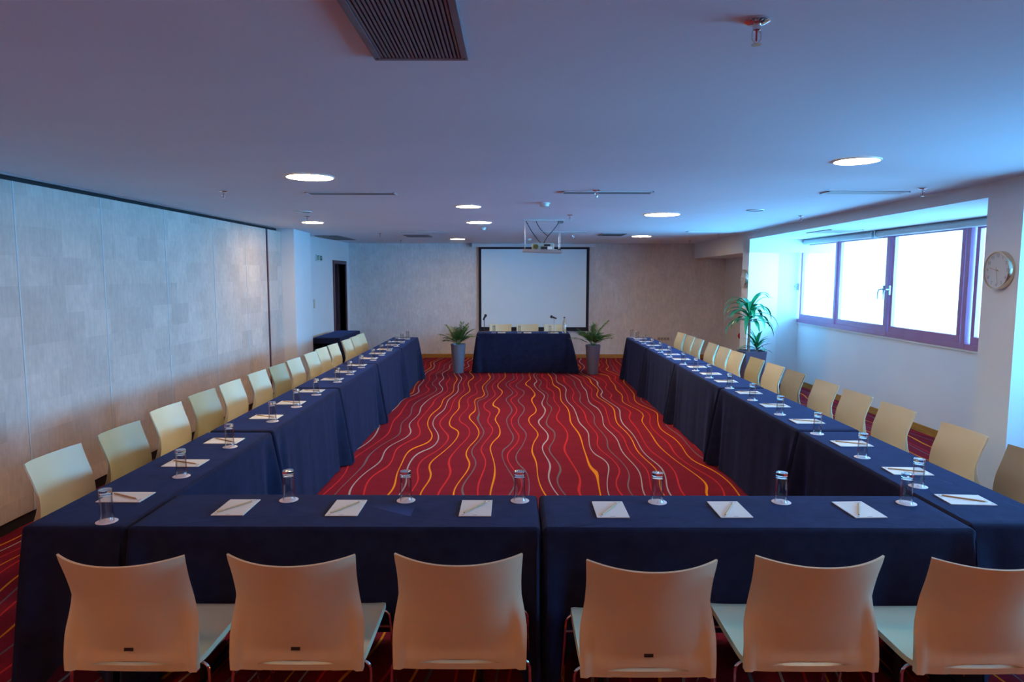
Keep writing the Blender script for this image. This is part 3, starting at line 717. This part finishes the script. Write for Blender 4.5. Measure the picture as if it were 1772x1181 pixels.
def grille(x0, x1, y0, y1, label, alongy=True, n=20, rot=0):
    t = thing('air_grille', label, 'air grille', ((x0+x1)/2, (y0+y1)/2, HC)); t.rotation_euler = (0, 0, rot)
    a, b = (x1-x0)/2, (y1-y0)/2
    fw_ = .022
    MB().box(-a, a, -b, -b+fw_, -.014, -.001).box(-a, a, b-fw_, b, -.014, -.001).box(-a, -a+fw_, -b+fw_, b-fw_, -.014, -.001).box(a-fw_, a, -b+fw_, b-fw_, -.014, -.001).build('frame', M['greygrille'], t, bevel=.002)
    B(-a+fw_, a-fw_, -b+fw_, b-fw_, -.0015, -.0006).build('dark_opening', M['dark'], t)
    for k in range(n):
        c = -a+fw_+(k+.5)*(2*a-2*fw_)/n
        B(c-.0036, c+.0036, -b+fw_, b-fw_, -.012, -.002).build('slat', M['greygrille'], t)
    for sx in (-1, 1):
        for sy in (-1, 1): MB().lathe([(.001, -.0155), (.004, -.015), (.004, -.013)], 10, (sx*(a-.011), sy*(b-.02), 0)).build('screw', M['black'], t)
    return t
grille(-.457, -.150, 1.60, 2.285, 'large slatted air grille in the ceiling at the top of the view', n=21)
grille(-3.60, -3.18, 12.2, 13.6, 'slatted air grille in the ceiling above the side table', n=16)
grille(-1.95, -1.50, 11.95, 12.5, 'small slatted air grille in the ceiling left of the screen', n=12)
grille(1.52, 1.93, 11.45, 12.05, 'small slatted air grille in the ceiling right of the screen', n=12)
# vent in the window recess ceiling
t = thing('recess_vent', 'white air vent in the window recess ceiling', 'air vent', (4.32, 9.1, ZR))
MB().box(-.22, .22, -.35, -.33, -.01, -.001).box(-.22, .22, .33, .35, -.01, -.001).box(-.22, -.2, -.35, .35, -.01, -.001).box(.2, .22, -.35, .35, -.01, -.001).build('frame', M['blind'], t)
for k in range(10): B(-.2+.04*k+.008, -.2+.04*k+.026, -.33, .33, -.008, -.002).build('slat', M['blind'], t)
def sprinkler(x, y, lb, z=HC, s=1.0):
    t = thing('fire_sprinkler', lb, 'sprinkler', (x, y, z), group='fire sprinklers on the ceiling')
    MB().lathe([(.034, -.0005), (.035, -.006), (.022, -.012), (.015, -.013)], 28).build('escutcheon', M['chrome'], t, smooth=True)
    MB().lathe([(.011, -.012), (.011, -.028), (.008, -.031)], 16).build('body', M['chrome'], t, smooth=True)
    f = MB()
    for sx in (-1, 1): f.tube([(sx*.008, 0, -.028), (sx*.0125, 0, -.036), (sx*.0125, 0, -.052), (sx*.003, 0, -.066)], .0022, 8)
    f.build('yoke', M['chrome'], t, smooth=True)
    MB().tube([(0, 0, -.03), (0, 0, -.058)], .0025, 8).build('bulb', M['red'], t, smooth=True)
    MB().lathe([(.001, -.066), (.0145, -.067), (.0145, -.0685), (.001, -.0685)], 20).build('deflector', M['chrome'], t)
SP = [(.687, 1.965, 'chrome fire sprinkler, nearest the camera at the top of the view'), (-2.485, 5.81, 'fire sprinkler on the left of the ceiling, nearer one'), (-2.517, 8.25, 'fire sprinkler on the left, beside the pier lamp'),
      (-2.29, 11.59, 'fire sprinkler far left, before the small grille'), (-2.286, 13.7, 'fire sprinkler far left, nearest the back wall'), (.696, 5.70, 'fire sprinkler before the middle slot diffuser'),
      (.668, 8.0, 'fire sprinkler just before the projector'), (1.036, 11.66, 'fire sprinkler behind the projector'), (3.345, 5.55, 'fire sprinkler beside the right nearer slot diffuser'),
      (3.424, 8.06, 'fire sprinkler above the far half of the window beam'), (3.50, 11.5, 'fire sprinkler by the right farther slot diffuser'), (3.571, 13.65, 'fire sprinkler in the far right corner')]
for x, y, lb in SP: sprinkler(x, y, lb)
for x, y, lb in ((.308, 6.72, 'white smoke detector before the projector'), (-.463, 10.16, 'white smoke detector behind the pair of lamps'), (.304, 13.2, 'white smoke detector nearest the screen')):
    t = thing('smoke_detector', lb, 'smoke detector', (x, y, HC), group='smoke detectors on the ceiling')
    MB().lathe([(.055, -.0005), (.055, -.012), (.05, -.016)], 32).build('base', M['whitepl'], t, smooth=True)
    MB().lathe([(.046, -.016), (.044, -.034), (.03, -.042), (.001, -.043)], 32).build('sensor_head', M['whitepl'], t, smooth=True)
for x, y, lb in ((-2.379, 7.66, 'flat round white ceiling speaker on the left'), (2.647, 7.41, 'flat round white ceiling speaker on the right')):
    t = thing('ceiling_speaker', lb, 'ceiling speaker', (x, y, HC), group='round ceiling speakers')
    MB().lathe([(.088, -.0005), (.094, -.0005), (.092, -.008), (.084, -.009)], 40, cap=False).build('rim', M['whitepl'], t, smooth=True)
    MB().lathe([(.001, -.004), (.086, -.004), (.086, -.001), (.001, -.001)], 40).build('grille_cloth', M['blind'], t)

# ------------------------------------------------------------------ clocks
def clock(x, y, z, r, lb, nums=True):
    t = thing('wall_clock', lb, 'clock', (x, y, z)); t.rotation_euler = (0, 0, math.atan(-.04)+0)
    R_ = Matrix.Rotation(-PI/2, 4, 'Y')           # local z -> -x
    MB().lathe([(r*.98, 0), (r, .004), (r, .040), (r*.985, .045), (r*.955, .045), (r*.95, .036), (r*.95, .0)], 64, cap=False).xf(R_).build('rim', M['gold'], t, smooth=True)
    fc = MB().lathe([(.001, .034), (r*.955, .034), (r*.955, .028), (.001, .028)], 64).xf(R_).build('clock_face', M['clockface'], t)
    MB().lathe([(.001, .0), (r*.97, .0), (r*.97, .004), (.001, .004)], 48).xf(R_).build('back_plate', M['black'], t)
    def P(u, v, d): return (-d, -u, v)             # u to the viewer's right (towards -y), v up
    def hand(ang, l, tail, wd, d, nm):
        du, dv = math.sin(ang), math.cos(ang); nu, nv = dv, -du
        q = [(-du*tail+nu*wd*.5, -dv*tail+nv*wd*.5), (-du*tail-nu*wd*.5, -dv*tail-nv*wd*.5), (du*l-nu*wd*.5, dv*l-nv*wd*.5), (du*l+nu*wd*.5, dv*l+nv*wd*.5)]
        vs = [P(a, b, d) for a, b in q]+[P(a, b, d+.0015) for a, b in q]
        mb = MB().add(vs, [(0, 1, 2, 3), (4, 5, 6, 7), (0, 1, 5, 4), (1, 2, 6, 5), (2, 3, 7, 6), (3, 0, 4, 7)])
        mb.build(nm, M['gold'], t)
    hand(math.radians(283), r*.58, r*.18, .005, .037, 'hour_hand')
    hand(math.radians(168), r*.78, r*.18, .004, .040, 'minute_hand')
    MB().lathe([(.006, .034), (.006, .043)], 16).xf(R_).build('hub', M['gold'], t)
    if nums:
        allb = MB()
        for k in range(1, 13):
            cu = bpy.data.curves.new('n', 'FONT'); cu.body = str(k); cu.size = r*.24; cu.align_x = 'CENTER'; cu.align_y = 'CENTER'; cu.extrude = .0004
            ob = bpy.data.objects.new('n', cu); COL.objects.link(ob)
            bpy.context.view_layer.update()
            me = bpy.data.meshes.new_from_object(ob.evaluated_get(bpy.context.evaluated_depsgraph_get()))
            a = k*PI/6
            vs = [P(v.co.x+math.sin(a)*r*.76, v.co.y+math.cos(a)*r*.76, .0345+v.co.z) for v in me.vertices]
            allb.add(vs, [tuple(p.vertices) for p in me.polygons])
            bpy.data.objects.remove(ob); bpy.data.curves.remove(cu); bpy.data.meshes.remove(me)
        o = allb.build('numerals', M['greygrille'], t)
    return t
clock(bx(5.02)-.001, 5.02, 1.906, .142, 'round clock with brass rim on the near pier beside the window')
clock(bx(11.28)-.001, 11.26, 1.82, .150, 'round clock on the far pier above the tall plant')

# ------------------------------------------------------------------ wall fittings
t = thing('exit_sign', 'small pictogram exit sign high on the left wall', 'sign', (XP+.002, 12.75, 2.19))
B(0, .012, -.20, .20, -.065, .065).build('plate', M['signw'], t, bevel=.003)
g = MB().box(.012, .014, .03, .17, -.045, .045); g.build('green_field', M['green'], t)
fgm = MB().box(.012, .0135, -.15, -.02, -.045, .045)
fgm.build('dark_field', M['green'], t)
mn = MB()
for (a, b), (c_, d), wd in (((-.085, .012), (-.095, -.012), .012), ((-.095, -.012), (-.075, -.04), .007), ((-.095, -.012), (-.125, -.03), .007), ((-.085, .012), (-.06, .0), .006), ((-.085, .012), (-.115, .014), .006)):
    mn.tube([(.015, a, b), (.015, c_, d)], wd*.5, 6)
mn.lathe([(.001, -.008), (.008, 0), (.001, .008)], 10, (.015, -.08, .028)); mn.tube([(.0155, .06, 0), (.0155, .14, 0)], .006, 6).tube([(.0155, .06, 0), (.0155, .085, .02)], .005, 6).tube([(.0155, .06, 0), (.0155, .085, -.02)], .005, 6)
mn.build('running_figure', M['signw'], t)
t = thing('light_switch', 'small white switch plate on the left wall below the exit sign', 'switch', (XP+.001, 12.37, 1.335))
B(0, .01, -.035, .035, -.085, .085).build('plate', M['ivory'], t, bevel=.003)
for dz in (-.045, 0, .045): B(.01, .014, -.02, .02, dz-.018, dz+.018).build('rocker', M['ivory'], t, bevel=.002)
t = thing('socket_strip', 'row of four wall sockets low on the back wall', 'socket', (3.41, YB-.001, .44))
B(-.14, .14, -.010, 0, -.04, .04).build('plate', M['ivory'], t, bevel=.003)
for k in range(4): MB().lathe([(.022, 0), (.02, .006)], 20).xf(Matrix.Translation((-.102+.068*k, -.010, 0)) @ Matrix.Rotation(PI/2, 4, 'X')).build('socket', M['greygrille'], t)
t = thing('red_fitting', 'small red wall bell low on the alcove side wall', 'fitting', (4.758, 13.85, .62))  # small red piece of unclear kind, modelled as a dome
MB().lathe([(.075, 0), (.075, .02), (.05, .06), (.02, .075), (.001, .076)], 28).xf(Matrix.Rotation(-PI/2, 4, 'Y')).build('fitting_dome', M['red'], t, smooth=True)
B(-.03, 0, -.01, .01, -.16, -.06).build('pull_tab', M['ivory'], t)
B(-.012, 0, -.22, -.14, -.03, .04).build('wall_plate', M['ivory'], t)

# ------------------------------------------------------------------ plants
def blade(mb, base, d, length, width, droop, n=9, fold=.15, twist=0):
    d = Vector(d).normalized(); side = d.cross(Vector((0, 0, 1)))
    if side.length < .1: side = Vector((1, 0, 0))
    side.normalize(); p = Vector(base); vs = []; fs = []
    cur = d.copy(); st = length/n
    for i in range(n+1):
        t = i/n; w_ = width*math.sin(PI*min(1, .12+t*.88))**.8*(1-.25*t) if i < n else .001
        nr = side.cross(cur).normalized()
        vs += [p-side*w_/2+nr*w_*fold, p+Vector((0, 0, 0)), p+side*w_/2+nr*w_*fold]
        p = p+cur*st; cur = (cur+Vector((0, 0, -droop*st*(.5+1.5*t)))).normalized()
    for i in range(n):
        for k in (0, 1): fs.append((i*3+k, i*3+k+1, i*3+k+4, i*3+k+3))
    vs2 = [tuple(v) for v in vs]; off = len(vs2)
    mb.add(vs2+[(v[0], v[1], v[2]-.0012) for v in vs2], fs+[tuple(j+off for j in f[::-1]) for f in fs])
def palm(x, y, lb, potm, seed, hgt, tall=None):
    rnd = random.Random(seed)
    t = thing('potted_palm', lb, 'potted plant', (x, y, 0), group='potted palms beside the head table')
    MB().lathe([(.095, 0), (.098, .006), (.142, .545), (.146, .55), (.146, .556), (.136, .556), (.134, .52), (.001, .52)], 40).build('planter', M['pot'], t, smooth=True, ang=.7)
    MB().lathe([(.001, .535), (.13, .53), (.133, .522)], 24).build('soil', M['soil'], t)
    for k in range(26):
        a = 2*PI*k/26*2.4+rnd.uniform(-.3, .3); el = rnd.uniform(.25, 1.0) if k > 3 else rnd.uniform(.05, .3)
        L_ = rnd.uniform(.30, .46)*hgt
        if tall and k == 0: a, el, L_ = tall
        base = Vector((rnd.uniform(-.03, .03), rnd.uniform(-.03, .03), .53))
        d = Vector((math.cos(a)*math.sin(el), math.sin(a)*math.sin(el), math.cos(el))); pts = [base]; cur = d.copy(); n = 10
        for i in range(n):
            pts.append(pts[-1]+cur*L_/n); cur = (cur+Vector((0, 0, -.10 if i > 3 else -.02))+Vector((d.x, d.y, 0))*.05).normalized()
        mb = MB().tube(pts, .0028, 5, .0012)
        for i in range(3, n+1):
            for hh in (0, .5):
                j = min(i+hh, n); p = pts[int(j)] if hh == 0 or i == n else (pts[i]+pts[i+1])/2
                tg = (pts[min(i+1, n)]-pts[max(i-1, 0)]).normalized(); sd = tg.cross(Vector((0, 0, 1))).normalized()
                if sd.length < .5: sd = Vector((1, 0, 0))
                for s in (-1, 1):
                    dd = (tg*.7+sd*s*.9+Vector((0, 0, rnd.uniform(-.25, .15)))).normalized()
                    blade(mb, p, dd, rnd.uniform(.085, .13)*(1-.35*abs(i-6)/6), .019, 3.0, 4, .1)
        mb.build('frond', M['palm'], t, smooth=True)
    return t
palm(-1.052, 12.72, 'potted palm in a dark silver tapered planter left of the head table', 'pot', 5, 1.0)
palm(1.517, 12.60, 'potted palm in a silver tapered planter right of the head table', 'pot', 12, 1.0, (.15, .38, .56))

rnd = random.Random(21)
PX, PY = 3.74, 10.40
t = thing('tall_potted_dracaena', 'tall cane-stemmed dracaena in a dark square planter by the far pier', 'potted plant', (PX, PY, 0))
def fru(mb, a, b, z0, z1, c=.03):
    def sq(h): return [(-h+c, -h), (h-c, -h), (h, -h+c), (h, h-c), (h-c, h), (-h+c, h), (-h, h-c), (-h, -h+c)]
    p = [(x, y, z0) for x, y in sq(a)]+[(x, y, z1) for x, y in sq(b)]+[(x*.93, y*.93, z1) for x, y in sq(b)]+[(x*.92, y*.92, z1-.05) for x, y in sq(b)]
    fs = [tuple(range(8))[::-1]]+[(r*8+i, r*8+(i+1) % 8, (r+1)*8+(i+1) % 8, (r+1)*8+i) for r in range(3) for i in range(8)]+[tuple(range(24, 32))]
    return mb.add(p, fs)
fru(MB(), .125, .185, 0, .70).build('planter', M['pot2'], t, bevel=.003)
MB().lathe([(.001, .672), (.15, .666), (.155, .64)], 20).build('soil', M['soil'], t)
tp = [(-.05, 0, .64), (-.052, 0, .8), (-.045, .01, 1.0), (-.055, 0, 1.2), (-.05, 0, 1.34)]
MB().tube(tp, .024, 12, .019).build('trunk', M['trunk'], t, smooth=True)
mb = MB()
for k in range(32):
    a = k*2.399; q = k/32; z = 1.14+.24*q; el = 1.35-.95*q+rnd.uniform(-.15, .15)
    d = (math.cos(a)*math.sin(el), math.sin(a)*math.sin(el), math.cos(el))
    blade(mb, (-.05+.03*d[0], .03*d[1], z), d, rnd.uniform(.36, .56), rnd.uniform(.075, .098), rnd.uniform(3.5, 7.5), 12, .14)
mb.build('crown_leaves', M['leaf'], t, smooth=True)
mb = MB()
MBs = MB().tube([(.07, 0, .64), (.075, 0, .78)], .014, 8, .01).build('young_shoot_stem', M['trunk'], t, smooth=True)
for k in range(18):
    a = k*2.399; q = k/18; el = 1.35-1.1*q+rnd.uniform(-.1, .1)
    d = (math.cos(a)*math.sin(el), math.sin(a)*math.sin(el), math.cos(el))
    blade(mb, (.075+.01*d[0], .01*d[1], .70+.10*q), d, rnd.uniform(.22, .38), .055, rnd.uniform(2, 5), 8, .15)
mb.build('young_shoot_leaves', M['leaf'], t, smooth=True)
